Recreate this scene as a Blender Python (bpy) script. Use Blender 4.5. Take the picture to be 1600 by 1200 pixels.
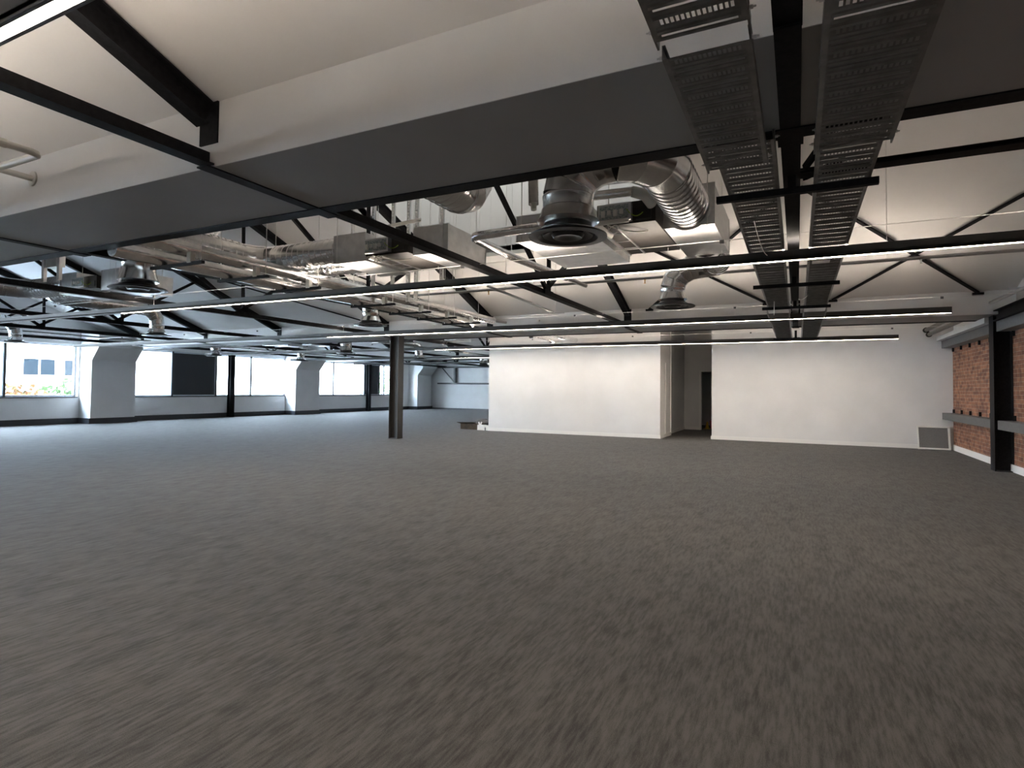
import bpy, bmesh, math, random
from mathutils import Vector, Matrix, Quaternion

random.seed(7)
for o in list(bpy.data.objects):
    bpy.data.objects.remove(o)
S = bpy.context.scene
COL = S.collection
PI = math.pi

# ------------------------------------------------------------------ camera
EYE = 1.35
yaw, pitch, roll = 0.455709, 0.029797, 0.0108764
cam = bpy.data.cameras.new('camera')
cam.sensor_width = 36.0
cam.lens = 910.218 * 36.0 / 1600.0
cam.shift_y = -18.371 / 1600.0
cam.clip_start = 0.05
cam.clip_end = 300
camo = bpy.data.objects.new('camera', cam)
COL.objects.link(camo)
fwd = Vector((-math.sin(yaw), math.cos(yaw), 0))
rgt = Vector((math.cos(yaw), math.sin(yaw), 0))
up = Vector((0, 0, 1))
f2 = fwd * math.cos(pitch) + up * math.sin(pitch)
u2 = up * math.cos(pitch) - fwd * math.sin(pitch)
r3 = rgt * math.cos(roll) + u2 * math.sin(roll)
u3 = u2 * math.cos(roll) - rgt * math.sin(roll)
M = Matrix((r3, u3, -f2)).transposed().to_4x4()
M.translation = Vector((0, 0, EYE))
camo.matrix_world = M
S.camera = camo

# ------------------------------------------------------------------ view
S.view_settings.view_transform = 'Standard'
S.view_settings.look = 'None'
S.view_settings.gamma = 1.0
S.view_settings.use_curve_mapping = False
S.view_settings.exposure = 2.0

# ------------------------------------------------------------------ world (bright overcast sky)
SKY = 16.0
w = bpy.data.worlds.new('overcast_sky')
S.world = w
w.use_nodes = True
nt = w.node_tree
nt.nodes.clear()
wo = nt.nodes.new('ShaderNodeOutputWorld')
bg = nt.nodes.new('ShaderNodeBackground')
tc = nt.nodes.new('ShaderNodeTexCoord')
sp = nt.nodes.new('ShaderNodeSeparateXYZ')
rp = nt.nodes.new('ShaderNodeValToRGB')
rp.color_ramp.elements[0].position = 0.0
rp.color_ramp.elements[0].color = (0.82, 0.91, 1.0, 1)
rp.color_ramp.elements[1].position = 0.6
rp.color_ramp.elements[1].color = (0.68, 0.82, 1.0, 1)
nt.links.new(tc.outputs['Generated'], sp.inputs[0])
nt.links.new(sp.outputs['Z'], rp.inputs[0])
nt.links.new(rp.outputs[0], bg.inputs['Color'])
bg.inputs['Strength'].default_value = SKY
nt.links.new(bg.outputs[0], wo.inputs['Surface'])

LED_DOWN = 27.0
LED_UP = 22.0
LED_COL = (1.0, 0.86, 0.72)

# ------------------------------------------------------------------ geometry constants
ZS = 2.77            # underside of the ceiling downstands (valleys)
ZF = 3.19            # top of the downstand faces
XW, XE = -22.8, 3.4  # window wall, brick wall
VAL = [(2.49, 3.41), (12.90, 13.85), (23.35, 24.3)]
TX = [-0.03, -3.43, -6.95, -10.2, -14.3, -17.7, -21.1]
ORD = ['first', 'second', 'third', 'fourth', 'fifth', 'sixth', 'seventh', 'eighth', 'ninth']

# ------------------------------------------------------------------ materials
def mat(name, col, rough=0.5, metal=0.0, spec=None):
    m = bpy.data.materials.new(name)
    m.use_nodes = True
    b = m.node_tree.nodes['Principled BSDF']
    b.inputs['Base Color'].default_value = (*col, 1)
    b.inputs['Roughness'].default_value = rough
    b.inputs['Metallic'].default_value = metal
    if spec is not None:
        b.inputs['Specular IOR Level'].default_value = spec
    return m

def noisy(m, scale, c1, c2, rlo=None, rhi=None, bump=0.0, detail=4, stretch=(1, 1, 1), lo=0.35, hi=0.65):
    nt = m.node_tree
    b = nt.nodes['Principled BSDF']
    tc = nt.nodes.new('ShaderNodeTexCoord')
    mp = nt.nodes.new('ShaderNodeMapping')
    mp.inputs['Scale'].default_value = stretch
    n = nt.nodes.new('ShaderNodeTexNoise')
    n.inputs['Scale'].default_value = scale
    n.inputs['Detail'].default_value = detail
    r = nt.nodes.new('ShaderNodeValToRGB')
    r.color_ramp.elements[0].position = lo
    r.color_ramp.elements[0].color = (*c1, 1)
    r.color_ramp.elements[1].position = hi
    r.color_ramp.elements[1].color = (*c2, 1)
    L = nt.links.new
    L(tc.outputs['Object'], mp.inputs[0]); L(mp.outputs[0], n.inputs['Vector'])
    L(n.outputs['Fac'], r.inputs[0]); L(r.outputs[0], b.inputs['Base Color'])
    if rlo is not None:
        mr = nt.nodes.new('ShaderNodeMapRange')
        mr.inputs['To Min'].default_value = rlo
        mr.inputs['To Max'].default_value = rhi
        L(n.outputs['Fac'], mr.inputs['Value']); L(mr.outputs[0], b.inputs['Roughness'])
    if bump:
        bp = nt.nodes.new('ShaderNodeBump')
        bp.inputs['Strength'].default_value = bump
        bp.inputs['Distance'].default_value = 0.01
        L(n.outputs['Fac'], bp.inputs['Height']); L(bp.outputs[0], b.inputs['Normal'])
    return m

def emis(name, col, s):
    m = bpy.data.materials.new(name)
    m.use_nodes = True
    nt = m.node_tree
    nt.nodes.clear()
    o = nt.nodes.new('ShaderNodeOutputMaterial')
    e = nt.nodes.new('ShaderNodeEmission')
    e.inputs['Color'].default_value = (*col, 1)
    e.inputs['Strength'].default_value = s
    nt.links.new(e.outputs[0], o.inputs['Surface'])
    return m

def glass(name):
    m = bpy.data.materials.new(name)
    m.use_nodes = True
    nt = m.node_tree
    nt.nodes.clear()
    o = nt.nodes.new('ShaderNodeOutputMaterial')
    mx = nt.nodes.new('ShaderNodeMixShader')
    t = nt.nodes.new('ShaderNodeBsdfTransparent')
    t.inputs['Color'].default_value = (0.93, 0.96, 0.97, 1)
    g = nt.nodes.new('ShaderNodeBsdfGlossy')
    g.inputs['Roughness'].default_value = 0.02
    lw = nt.nodes.new('ShaderNodeLayerWeight'); lw.inputs['Blend'].default_value = 0.5
    pw = nt.nodes.new('ShaderNodeMath'); pw.operation = 'POWER'; pw.inputs[1].default_value = 4.0
    fr = nt.nodes.new('ShaderNodeMath'); fr.operation = 'MULTIPLY_ADD'; fr.inputs[1].default_value = 0.7; fr.inputs[2].default_value = 0.03
    L = nt.links.new
    L(lw.outputs['Facing'], pw.inputs[0]); L(pw.outputs[0], fr.inputs[0])
    L(fr.outputs[0], mx.inputs[0]); L(t.outputs[0], mx.inputs[1]); L(g.outputs[0], mx.inputs[2])
    L(mx.outputs[0], o.inputs['Surface'])
    return m

def carpet():
    m = mat('carpet', (0.06, 0.057, 0.053), 0.85, spec=0.24)
    nt = m.node_tree
    b = nt.nodes['Principled BSDF']
    L = nt.links.new
    tc = nt.nodes.new('ShaderNodeTexCoord')
    def noise(scale, det, st, rough=0.55):
        mp = nt.nodes.new('ShaderNodeMapping'); mp.inputs['Scale'].default_value = st
        n = nt.nodes.new('ShaderNodeTexNoise')
        n.inputs['Scale'].default_value = scale; n.inputs['Detail'].default_value = det
        n.inputs['Roughness'].default_value = rough
        L(tc.outputs['Object'], mp.inputs[0]); L(mp.outputs[0], n.inputs['Vector'])
        return n
    a = noise(5.0, 8, (9.0, 1.2, 1), 0.68)       # long pile streaks along Y
    c = noise(1.6, 4, (5.0, 1.6, 1))            # broad patches
    d = noise(260, 2, (1, 1, 1))                # yarn grain
    # quarter-metre tile tone
    ck = nt.nodes.new('ShaderNodeTexBrick')
    ck.offset = 0.5
    ck.inputs['Scale'].default_value = 1.0
    ck.inputs['Brick Width'].default_value = 0.5
    ck.inputs['Row Height'].default_value = 0.5
    ck.inputs['Mortar Size'].default_value = 0.002
    ck.inputs['Color1'].default_value = (0.46, 0.46, 0.46, 1)
    ck.inputs['Color2'].default_value = (0.54, 0.54, 0.54, 1)
    ck.inputs['Mortar'].default_value = (0.38, 0.38, 0.38, 1)
    L(tc.outputs['Object'], ck.inputs['Vector'])
    def mth(op, x, y):
        k = nt.nodes.new('ShaderNodeMath'); k.operation = op
        for i, v in enumerate((x, y)):
            if isinstance(v, (int, float)): k.inputs[i].default_value = v
            else: L(v, k.inputs[i])
        return k.outputs[0]
    s = mth('MULTIPLY', a.outputs['Fac'], 0.46)
    s = mth('ADD', s, mth('MULTIPLY', c.outputs['Fac'], 0.20))
    s = mth('ADD', s, mth('MULTIPLY', d.outputs['Fac'], 0.22))
    s = mth('ADD', s, mth('MULTIPLY', ck.outputs['Color'], 0.16))
    r = nt.nodes.new('ShaderNodeValToRGB')
    r.color_ramp.elements[0].position = 0.445
    r.color_ramp.elements[0].color = (0.030, 0.0275, 0.0255, 1)
    r.color_ramp.elements[1].position = 0.575
    r.color_ramp.elements[1].color = (0.082, 0.078, 0.073, 1)
    L(s, r.inputs[0]); L(r.outputs[0], b.inputs['Base Color'])
    b.inputs['Sheen Weight'].default_value = 0.06
    b.inputs['Sheen Roughness'].default_value = 0.4
    bp = nt.nodes.new('ShaderNodeBump'); bp.inputs['Strength'].default_value = 0.25; bp.inputs['Distance'].default_value = 0.004
    L(d.outputs['Fac'], bp.inputs['Height']); L(bp.outputs[0], b.inputs['Normal'])
    return m

def brick():
    m = mat('brick', (0.3, 0.12, 0.07), 0.85)
    nt = m.node_tree
    b = nt.nodes['Principled BSDF']
    L = nt.links.new
    tc = nt.nodes.new('ShaderNodeTexCoord')
    sp = nt.nodes.new('ShaderNodeSeparateXYZ'); cb = nt.nodes.new('ShaderNodeCombineXYZ')
    L(tc.outputs['Object'], sp.inputs[0]); L(sp.outputs['Y'], cb.inputs['X']); L(sp.outputs['Z'], cb.inputs['Y'])
    k = nt.nodes.new('ShaderNodeTexBrick')
    k.inputs['Scale'].default_value = 1
    k.inputs['Brick Width'].default_value = 0.225
    k.inputs['Row Height'].default_value = 0.075
    k.inputs['Mortar Size'].default_value = 0.006
    k.inputs['Mortar Smooth'].default_value = 0.3
    k.inputs['Color1'].default_value = (0.32, 0.15, 0.09, 1)
    k.inputs['Color2'].default_value = (0.17, 0.075, 0.05, 1)
    k.inputs['Mortar'].default_value = (0.34, 0.25, 0.19, 1)
    L(cb.outputs[0], k.inputs['Vector'])
    n = nt.nodes.new('ShaderNodeTexNoise'); n.inputs['Scale'].default_value = 7; n.inputs['Detail'].default_value = 5
    L(tc.outputs['Object'], n.inputs['Vector'])
    mx = nt.nodes.new('ShaderNodeMix'); mx.data_type = 'RGBA'; mx.blend_type = 'MULTIPLY'
    mx.inputs['Factor'].default_value = 0.75
    rr = nt.nodes.new('ShaderNodeValToRGB')
    rr.color_ramp.elements[0].position = 0.3; rr.color_ramp.elements[0].color = (0.4, 0.38, 0.38, 1)
    rr.color_ramp.elements[1].position = 0.6; rr.color_ramp.elements[1].color = (1.2, 1.1, 1.0, 1)
    L(n.outputs['Fac'], rr.inputs[0]); L(k.outputs['Color'], mx.inputs['A']); L(rr.outputs[0], mx.inputs['B'])
    L(mx.outputs['Result'], b.inputs['Base Color'])
    bp = nt.nodes.new('ShaderNodeBump'); bp.inputs['Strength'].default_value = 0.6; bp.inputs['Distance'].default_value = 0.01; bp.invert = True
    L(k.outputs['Fac'], bp.inputs['Height']); L(bp.outputs[0], b.inputs['Normal'])
    return m

WHITE = noisy(mat('white_paint', (0.74, 0.73, 0.72), 0.6), 1.3, (0.68, 0.675, 0.67), (0.73, 0.725, 0.72))
CEIL = noisy(mat('ceiling_paint', (0.72, 0.71, 0.70), 0.7), 0.8, (0.70, 0.69, 0.68), (0.76, 0.75, 0.74))
SOFF = noisy(mat('grey_soffit_paint', (0.32, 0.32, 0.32), 0.7), 1.0, (0.31, 0.31, 0.31), (0.34, 0.34, 0.34))
SHAFT = mat('rooflight_board', (0.66, 0.655, 0.65), 0.6)
DAYFILT = bpy.data.materials.new('daylight_filter')  # translucent sheet added so only dim daylight enters the shaft
DAYFILT.use_nodes = True
_n = DAYFILT.node_tree; _n.nodes.clear()
_o = _n.nodes.new('ShaderNodeOutputMaterial'); _t = _n.nodes.new('ShaderNodeBsdfTranslucent')
_t.inputs['Color'].default_value = (0.20, 0.185, 0.165, 1)
_n.links.new(_t.outputs[0], _o.inputs['Surface'])
STEEL = noisy(mat('black_steel', (0.01, 0.01, 0.011), 0.65, spec=0.12), 30, (0.008, 0.008, 0.0095), (0.014, 0.014, 0.016), bump=0.05)
GREYST = noisy(mat('grey_steel', (0.085, 0.088, 0.09), 0.5), 20, (0.08, 0.082, 0.085), (0.10, 0.103, 0.105))
SKIRT = mat('dark_skirting', (0.03, 0.033, 0.04), 0.45)
BASEW = mat('white_skirting', (0.78, 0.77, 0.75), 0.4)
GALV = noisy(mat('galvanised_sheet', (0.6, 0.6, 0.6), 0.3, 1.0), 9, (0.55, 0.555, 0.56), (0.66, 0.66, 0.66), 0.31, 0.36, detail=6)
SPIRAL = noisy(mat('spiral_duct_metal', (0.6, 0.6, 0.6), 0.25, 1.0), 14, (0.66, 0.665, 0.67), (0.74, 0.74, 0.735), 0.20, 0.235)
FOIL = noisy(mat('foil_insulation', (0.7, 0.7, 0.7), 0.35, 1.0), 22, (0.74, 0.74, 0.74), (0.90, 0.89, 0.88), 0.22, 0.255, bump=0.3, detail=2, stretch=(1, 0.6, 1))
TRAYM = noisy(mat('tray_galvanised', (0.3, 0.3, 0.3), 0.42, 0.75), 12, (0.17, 0.17, 0.17), (0.25, 0.25, 0.245), 0.38, 0.52)
DARKMET = noisy(mat('dark_lined_housing', (0.05, 0.045, 0.04), 0.5, 0.3), 12, (0.02, 0.018, 0.016), (0.035, 0.03, 0.027))
BLACKP = mat('black_plastic', (0.012, 0.012, 0.013), 0.35)
LAMPB = mat('lamp_housing_black', (0.03, 0.028, 0.026), 0.45)
DIFFOFF = mat('lamp_diffuser_unlit', (0.55, 0.55, 0.55), 0.5)
DIFFON = emis('lamp_diffuser_lit', LED_COL, LED_DOWN)
DIFFUP = emis('lamp_uplight_lit', LED_COL, LED_UP)
WIRE = mat('steel_wire', (0.75, 0.74, 0.72), 0.3, 0.9)
PIPEW = mat('white_pipe', (0.62, 0.60, 0.56), 0.4)
PIPEG = mat('grey_pipe', (0.40, 0.40, 0.41), 0.35, 0.4)
PIPED = mat('dark_pipe', (0.13, 0.115, 0.10), 0.4, 0.5)
PLASW = mat('white_plastic', (0.75, 0.74, 0.70), 0.4)
BRASS = mat('brass', (0.7, 0.42, 0.16), 0.3, 1.0)
PCB = noisy(mat('circuit_board', (0.3, 0.4, 0.4), 0.5), 60, (0.16, 0.22, 0.22), (0.5, 0.52, 0.52))
GREENW = mat('green_yellow_cable', (0.35, 0.5, 0.04), 0.5)
FRAMEM = mat('window_frame_grey', (0.52, 0.55, 0.60), 0.45)
FRAMED = mat('window_sill_dark', (0.035, 0.04, 0.045), 0.4)
PANELD = mat('dark_infill_panel', (0.022, 0.024, 0.028), 0.5)
GLASS = glass('window_glass')
CARPET = carpet()
BRICK = brick()
MESHP = noisy(mat('grille_mesh', (0.3, 0.3, 0.3), 0.45, 0.6), 180, (0.20, 0.20, 0.20), (0.34, 0.34, 0.34))
FACADE = mat('facade_render', (0.80, 0.82, 0.84), 0.8)
FGLASS = mat('facade_glass', (0.006, 0.009, 0.012), 0.5, spec=0.05)
LEAF = noisy(mat('leaf_green', (0.12, 0.25, 0.05), 0.7), 9, (0.012, 0.03, 0.008), (0.06, 0.11, 0.025))
LEAFO = noisy(mat('leaf_orange', (0.6, 0.25, 0.06), 0.7), 9, (0.05, 0.05, 0.012), (0.22, 0.08, 0.03))
BARK = mat('bark', (0.12, 0.08, 0.05), 0.9)
RED = mat('red_plastic', (0.35, 0.03, 0.04), 0.4)
YEL = mat('yellow_plastic', (0.6, 0.42, 0.03), 0.4)
CARD = noisy(mat('brown_cardboard', (0.2, 0.12, 0.06), 0.8), 8, (0.05, 0.03, 0.018), (0.09, 0.055, 0.03))
BLKBAG = mat('black_bag', (0.012, 0.012, 0.013), 0.45)
ASPH = mat('street_paving', (0.35, 0.36, 0.37), 0.9)

# ------------------------------------------------------------------ mesh builder
class MB:
    def __init__(s):
        s.v = []; s.f = []
    def add(s, vs, fs):
        n = len(s.v)
        s.v += [Vector(p) for p in vs]
        s.f += [[i + n for i in f] for f in fs]
        return s
    def box(s, x0, x1, y0, y1, z0, z1):
        if x0 > x1: x0, x1 = x1, x0
        if y0 > y1: y0, y1 = y1, y0
        if z0 > z1: z0, z1 = z1, z0
        return s.add([(x0, y0, z0), (x1, y0, z0), (x1, y1, z0), (x0, y1, z0), (x0, y0, z1), (x1, y0, z1), (x1, y1, z1), (x0, y1, z1)],
                     [(0, 3, 2, 1), (4, 5, 6, 7), (0, 1, 5, 4), (1, 2, 6, 5), (2, 3, 7, 6), (3, 0, 4, 7)])
    def bar(s, p, q, w, h, upv=(0, 0, 1)):
        p = Vector(p); q = Vector(q); d = (q - p).normalized(); u = Vector(upv)
        a = d.cross(u)
        if a.length < 1e-4: a = d.cross(Vector((1, 0, 0)))
        a.normalize(); b = a.cross(d).normalized()
        a *= w / 2; b *= h / 2
        return s.add([p - a - b, p + a - b, p + a + b, p - a + b, q - a - b, q + a - b, q + a + b, q - a + b],
                     [(0, 1, 2, 3), (4, 7, 6, 5), (0, 4, 5, 1), (1, 5, 6, 2), (2, 6, 7, 3), (3, 7, 4, 0)])
    def prism(s, prof, axis, a, b):
        """prof: list of 2d points in the plane normal to axis (0:x -> (y,z), 1:y -> (x,z), 2:z -> (x,y))"""
        def mk(t, c):
            if axis == 0: return (c, t[0], t[1])
            if axis == 1: return (t[0], c, t[1])
            return (t[0], t[1], c)
        n = len(prof)
        vs = [mk(t, a) for t in prof] + [mk(t, b) for t in prof]
        fs = [tuple(range(n))[::-1], tuple(range(n, 2 * n))]
        fs += [(i, (i + 1) % n, n + (i + 1) % n, n + i) for i in range(n)]
        return s.add(vs, fs)
    def tube(s, pts, r, seg=12, caps=True):
        pts = [Vector(p) for p in pts]
        rs = r if isinstance(r, (list, tuple)) else [r] * len(pts)
        tang = []
        for i in range(len(pts)):
            a = pts[max(i - 1, 0)]; b = pts[min(i + 1, len(pts) - 1)]
            t = (b - a)
            if t.length < 1e-7: t = pts[min(i + 1, len(pts) - 1)] - pts[i - 1]
            tang.append(t.normalized())
        ref = Vector((0, 0, 1)) if abs(tang[0].z) < 0.9 else Vector((1, 0, 0))
        n = tang[0].cross(ref).normalized()
        vs = []
        for i, p in enumerate(pts):
            if i:
                q = tang[i - 1].rotation_difference(tang[i]); n = (q @ n).normalized()
            bvec = tang[i].cross(n)
            for k in range(seg):
                a = 2 * PI * k / seg
                vs.append(p + (n * math.cos(a) + bvec * math.sin(a)) * rs[i])
        fs = []
        for i in range(len(pts) - 1):
            for k in range(seg):
                k2 = (k + 1) % seg
                fs.append((i * seg + k, i * seg + k2, (i + 1) * seg + k2, (i + 1) * seg + k))
        if caps:
            fs.append(tuple(range(seg))[::-1]); fs.append(tuple(range((len(pts) - 1) * seg, len(pts) * seg)))
        return s.add(vs, fs)
    def lathe(s, prof, c, seg=32):
        vs = []
        for r, z in prof:
            for k in range(seg):
                a = 2 * PI * k / seg
                vs.append((c[0] + r * math.cos(a), c[1] + r * math.sin(a), c[2] + z))
        fs = []
        for i in range(len(prof) - 1):
            for k in range(seg):
                k2 = (k + 1) % seg
                fs.append((i * seg + k, i * seg + k2, (i + 1) * seg + k2, (i + 1) * seg + k))
        return s.add(vs, fs)

OFF = {}
def ob(name, mb, m, parent=None, smooth=False, origin=None, sharp=38):
    """one mesh object; vertices are given in world coordinates"""
    if parent is not None:
        off = OFF[parent]
    else:
        if origin is None:
            xs = [v.x for v in mb.v]; ys = [v.y for v in mb.v]; zs = [v.z for v in mb.v]
            off = Vector(((min(xs) + max(xs)) / 2, (min(ys) + max(ys)) / 2, min(zs)))
        else:
            off = Vector(origin)
    me = bpy.data.meshes.new(name)
    me.from_pydata([v - off for v in mb.v], [], mb.f)
    me.update()
    if smooth:
        for p in me.polygons: p.use_smooth = True
        try: me.set_sharp_from_angle(angle=math.radians(22 if m is SPIRAL else sharp))
        except Exception: pass
    ms = m if isinstance(m, (list, tuple)) else [m]
    for k in ms: me.materials.append(k)
    o = bpy.data.objects.new(name, me)
    COL.objects.link(o)
    if parent is not None: o.parent = parent
    else: o.location = off
    OFF[o] = off
    return o

def tag(o, label, cat, group=None, kind=None):
    o['label'] = label
    if cat: o['category'] = cat
    if group: o['group'] = group
    if kind: o['kind'] = kind
    return o

def thing(name, loc, label, cat, group=None):
    o = bpy.data.objects.new(name, None)
    o.empty_display_size = 0.1
    COL.objects.link(o)
    o.location = loc
    OFF[o] = Vector(loc)
    return tag(o, label, cat, group)

def struct(name, mb, m, label=None, origin=(0, 0, 0), parent=None):
    o = ob(name, mb, m, parent, origin=origin)
    if parent is None:
        o['kind'] = 'structure'
        o['label'] = label or name.replace('_', ' ')
    return o

def clone(root, dloc, label=None, group=None):
    def rec(o, par):
        c = o.copy(); COL.objects.link(c)
        if par is not None:
            c.parent = par
        for ch in list(kids.get(o, [])):
            rec(ch, c)
        return c
    kids = {}
    for o in bpy.data.objects:
        if o.parent: kids.setdefault(o.parent, []).append(o)
    r = rec(root, None)
    r.location = Vector(root.location) + Vector(dloc)
    if label: r['label'] = label
    if group: r['group'] = group
    return r

def roofz(y):
    """height of the pitched ceiling at depth y"""
    for a, b in ((-8.0, 2.49), (3.41, 12.90), (13.85, 23.35), (24.3, 33.2)):
        if a <= y <= b:
            return ZF + 0.377 * min(y - a, b - y)
    return ZF

# ================================================================== SETTING
struct('floor', MB().box(XW - 0.4, XE + 0.4, -8.4, 33.4, -0.12, 0), CARPET, 'dark grey streaked carpet tile floor')

# pitched ceilings
BAYS = [(-8.0, 2.49), (3.41, 12.90), (13.85, 23.35), (24.3, 33.2)]
HX = (-7.6, -1.75)       # rooflight opening in X (bay 2, far slope)
HY = (8.6, 10.45)
cm = MB()
T = 0.15
def slope(y0, y1, x0=XW - 0.3, x1=XE + 0.3):
    z0, z1 = roofz(y0), roofz(y1)
    cm.prism([(y0, z0), (y1, z1), (y1, z1 + T), (y0, z0 + T)], 0, x0, x1)
for i, (a, b) in enumerate(BAYS):
    mid = (a + b) / 2
    if i == 1:
        slope(a, mid)
        slope(mid, HY[0]); slope(HY[1], b)
        slope(HY[0], HY[1], XW - 0.3, HX[0]); slope(HY[0], HY[1], HX[1], XE + 0.3)
    else:
        slope(a, mid); slope(mid, b)
struct('ceiling', cm, CEIL, 'white pitched ceiling slopes')
# rooflight shaft above the opening
sh = MB()
zt = 6.5
sh.box(HX[0], HX[1], HY[1], HY[1] + 0.05, roofz(HY[1]) - 0.02, zt)
sh.box(HX[0], HX[1], HY[0] - 0.05, HY[0], roofz(HY[0]) - 0.0, zt)
sh.box(HX[0] - 0.05, HX[0], HY[0] - 0.05, HY[1] + 0.05, roofz(HY[1]), zt)
sh.box(HX[1], HX[1] + 0.05, HY[0] - 0.05, HY[1] + 0.05, roofz(HY[1]), zt)
for k in range(1, 12):
    x = HX[0] + (HX[1] - HX[0]) * k / 12
    sh.box(x - 0.006, x + 0.006, HY[1] - 0.006, HY[1], roofz(HY[1]), zt)
struct('window_rooflight_filter', MB().box(HX[0], HX[1], HY[0], HY[1], zt, zt + 0.004), DAYFILT, 'added translucent sheet dimming daylight into the rooflight shaft')  # unseen sheet, added to soften the sky light falling down the shaft
struct('ceiling_rooflight', sh, SHAFT, 'blue grey boarded rooflight shaft above the ducts')
struct('trim_1', MB().box(HX[0], HX[1], HY[1] - 0.05, HY[1], roofz(HY[1]) - 0.05, roofz(HY[1]) + 0.03), PLASW, 'white trim along the lower edge of the rooflight')

# downstands (box gutters)
for i, (a, b) in enumerate(VAL):
    f = MB()
    x0, x1 = XW - 0.3, XE + 0.3
    f.box(x0, x1, a, a + 0.03, ZS, ZF + 0.1)
    f.box(x0, x1, b + 0.06, b + 0.09, ZS + 0.05, ZF + 0.1)
    f.box(x0, x1, a, b + 0.09, ZF + 0.1, ZF + 0.2)
    struct('ceiling_downstand', f, WHITE, 'white vertical face of a ceiling downstand')
    struct('ceiling_soffit', MB().box(x0, x1, a + 0.002, b, ZS - 0.003, ZS + 0.03), SOFF, 'grey flat soffit under a ceiling downstand')

# walls
H = 5.6
wr = MB().box(XE, XE + 0.3, -8.3, 17.45, 0, 2.72)
struct('wall_right', wr, BRICK, 'red brick wall')
struct('wall_right_upper', MB().box(XE + 0.02, XE + 0.3, -8.3, 33.4, 2.72, H), WHITE, 'white plastered gable above the brick wall')
struct('wall_near', MB().box(XW - 0.3, XE + 0.3, -8.4, -8.0, 0, H), WHITE, 'white wall behind the camera')
struct('wall_back', MB().box(XW - 0.3, XE + 0.3, 33.1, 33.4, 0, H), WHITE, 'white far end wall')

# partition block, left part (a closed white room) and right part
pb = MB()
pb.box(-9.07, -3.52, 16.8, 16.95, 0, H)
pb.box(-9.07, -8.92, 16.95, 33.1, 0, H)
struct('wall_partition_left', pb, WHITE, 'white partition wall left of the recess')
pr = MB()
pr.box(-2.2, XE + 0.02, 17.45, 17.6, 0, H)
pr.box(-2.2, -2.05, 17.6, 22, 0, H)
struct('wall_partition_right', pr, WHITE, 'white partition wall right of the recess')
pc = MB()
pc.box(-3.67, -3.52, 16.95, 18.3, 0, H)
pc.box(-3.80, -3.65, 18.3, 21.5, 0, H)
pc.box(-3.80, -3.13, 21.5, 21.62, 0, H)
pc.box(-3.13, -2.2, 21.5, 21.62, 2.10, H)
pc.box(-2.32, -2.2, 21.5, 21.62, 0, 2.10)
struct('wall_recess', pc, WHITE, 'white walls inside the recess between the two partitions')
pd = MB()
pd.box(-3.6, -2.0, 24.6, 24.7, 0, H); pd.box(-3.7, -3.6, 21.62, 24.7, 0, H); pd.box(-2.0, -1.9, 21.62, 24.7, 0, H)
pd.box(-3.7, -1.9, 21.62, 24.7, 2.4, 2.5)
struct('wall_store', pd, WHITE, 'walls of the dark store room past the recess doorway')
struct('door_1', MB().box(-3.13, -3.06, 21.46, 21.64, 0, 2.10).box(-3.06, -2.32, 21.46, 21.64, 2.05, 2.10).box(-2.37, -2.32, 21.46, 21.64, 0, 2.05),
       BASEW, 'white door frame at the end of the recess')
# access panel strips on recess side
struct('trim_2', MB().box(-3.53, -3.50, 17.5, 17.53, 0, 2.2).box(-3.52, -3.49, 18.27, 18.31, 0, H), BASEW, 'thin upright trims on the recess side wall')

# baseboards
BH = 0.10
struct('baseboard_right', MB().box(XE - 0.02, XE, -8, 17.45, 0, 0.13), BASEW, 'white skirting under the brick wall')
struct('baseboard_partition', MB().box(-9.09, -3.5, 16.78, 16.8, 0, BH).box(-9.09, -9.07, 16.78, 33, 0, BH).box(-2.22, XE - 0.02, 17.43, 17.45, 0, BH)
       .box(-3.52, -3.5, 16.8, 18.3, 0, BH).box(-3.65, -3.63, 18.3, 21.5, 0, BH).box(-3.65, -3.13, 21.48, 21.5, 0, BH), BASEW, 'white skirting on the partitions')
struct('baseboard_back', MB().box(XW, -9.09, 33.07, 33.1, 0, 0.08), GREYST, 'grey skirting at the far end wall')

# window wall
OPEN = [(-6.2, 1.2), (4.4, 11.72), (13.65, 21.1), (23.2, 30.3)]
SIL, HEAD = 0.93, 2.76
ww = MB()
ww.box(XW - 0.35, XW, -8.4, 33.4, 0, SIL)
ww.box(XW - 0.35, XW, -8.4, 33.4, HEAD, H)
ys = [-8.4] + [v for o in OPEN for v in o] + [33.4]
for i in range(0, len(ys), 2):
    ww.box(XW - 0.35, XW, ys[i], ys[i + 1], SIL, HEAD)
struct('wall_left', ww, WHITE, 'white window wall')
# pillars with haunches at the window wall
for i, (a, b) in enumerate(((2.3, 3.7), (11.78, 13.3), (21.0, 22.6), (31.2, 32.8))):
    p = MB().box(XW, -22.1, a, b, 0, ZF)
    p.prism([(-22.1, 2.22), (-21.7, 2.68), (-21.7, ZF), (-22.1, ZF)], 1, a, b)
    struct('wall_left_pillar', p, WHITE, 'white pillar with sloping haunch on the window wall')
bl = MB().box(XW, XW + 0.07, -8.0, 33.1, 0, 0.19)
for a, b in ((2.3, 3.7), (11.78, 13.3), (21.0, 22.6), (31.2, 32.8)):
    bl.box(XW, -22.04, a - 0.06, b + 0.06, 0, 0.19)
struct('baseboard_left', bl, SKIRT, 'tall dark skirting along the window wall')

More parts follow.
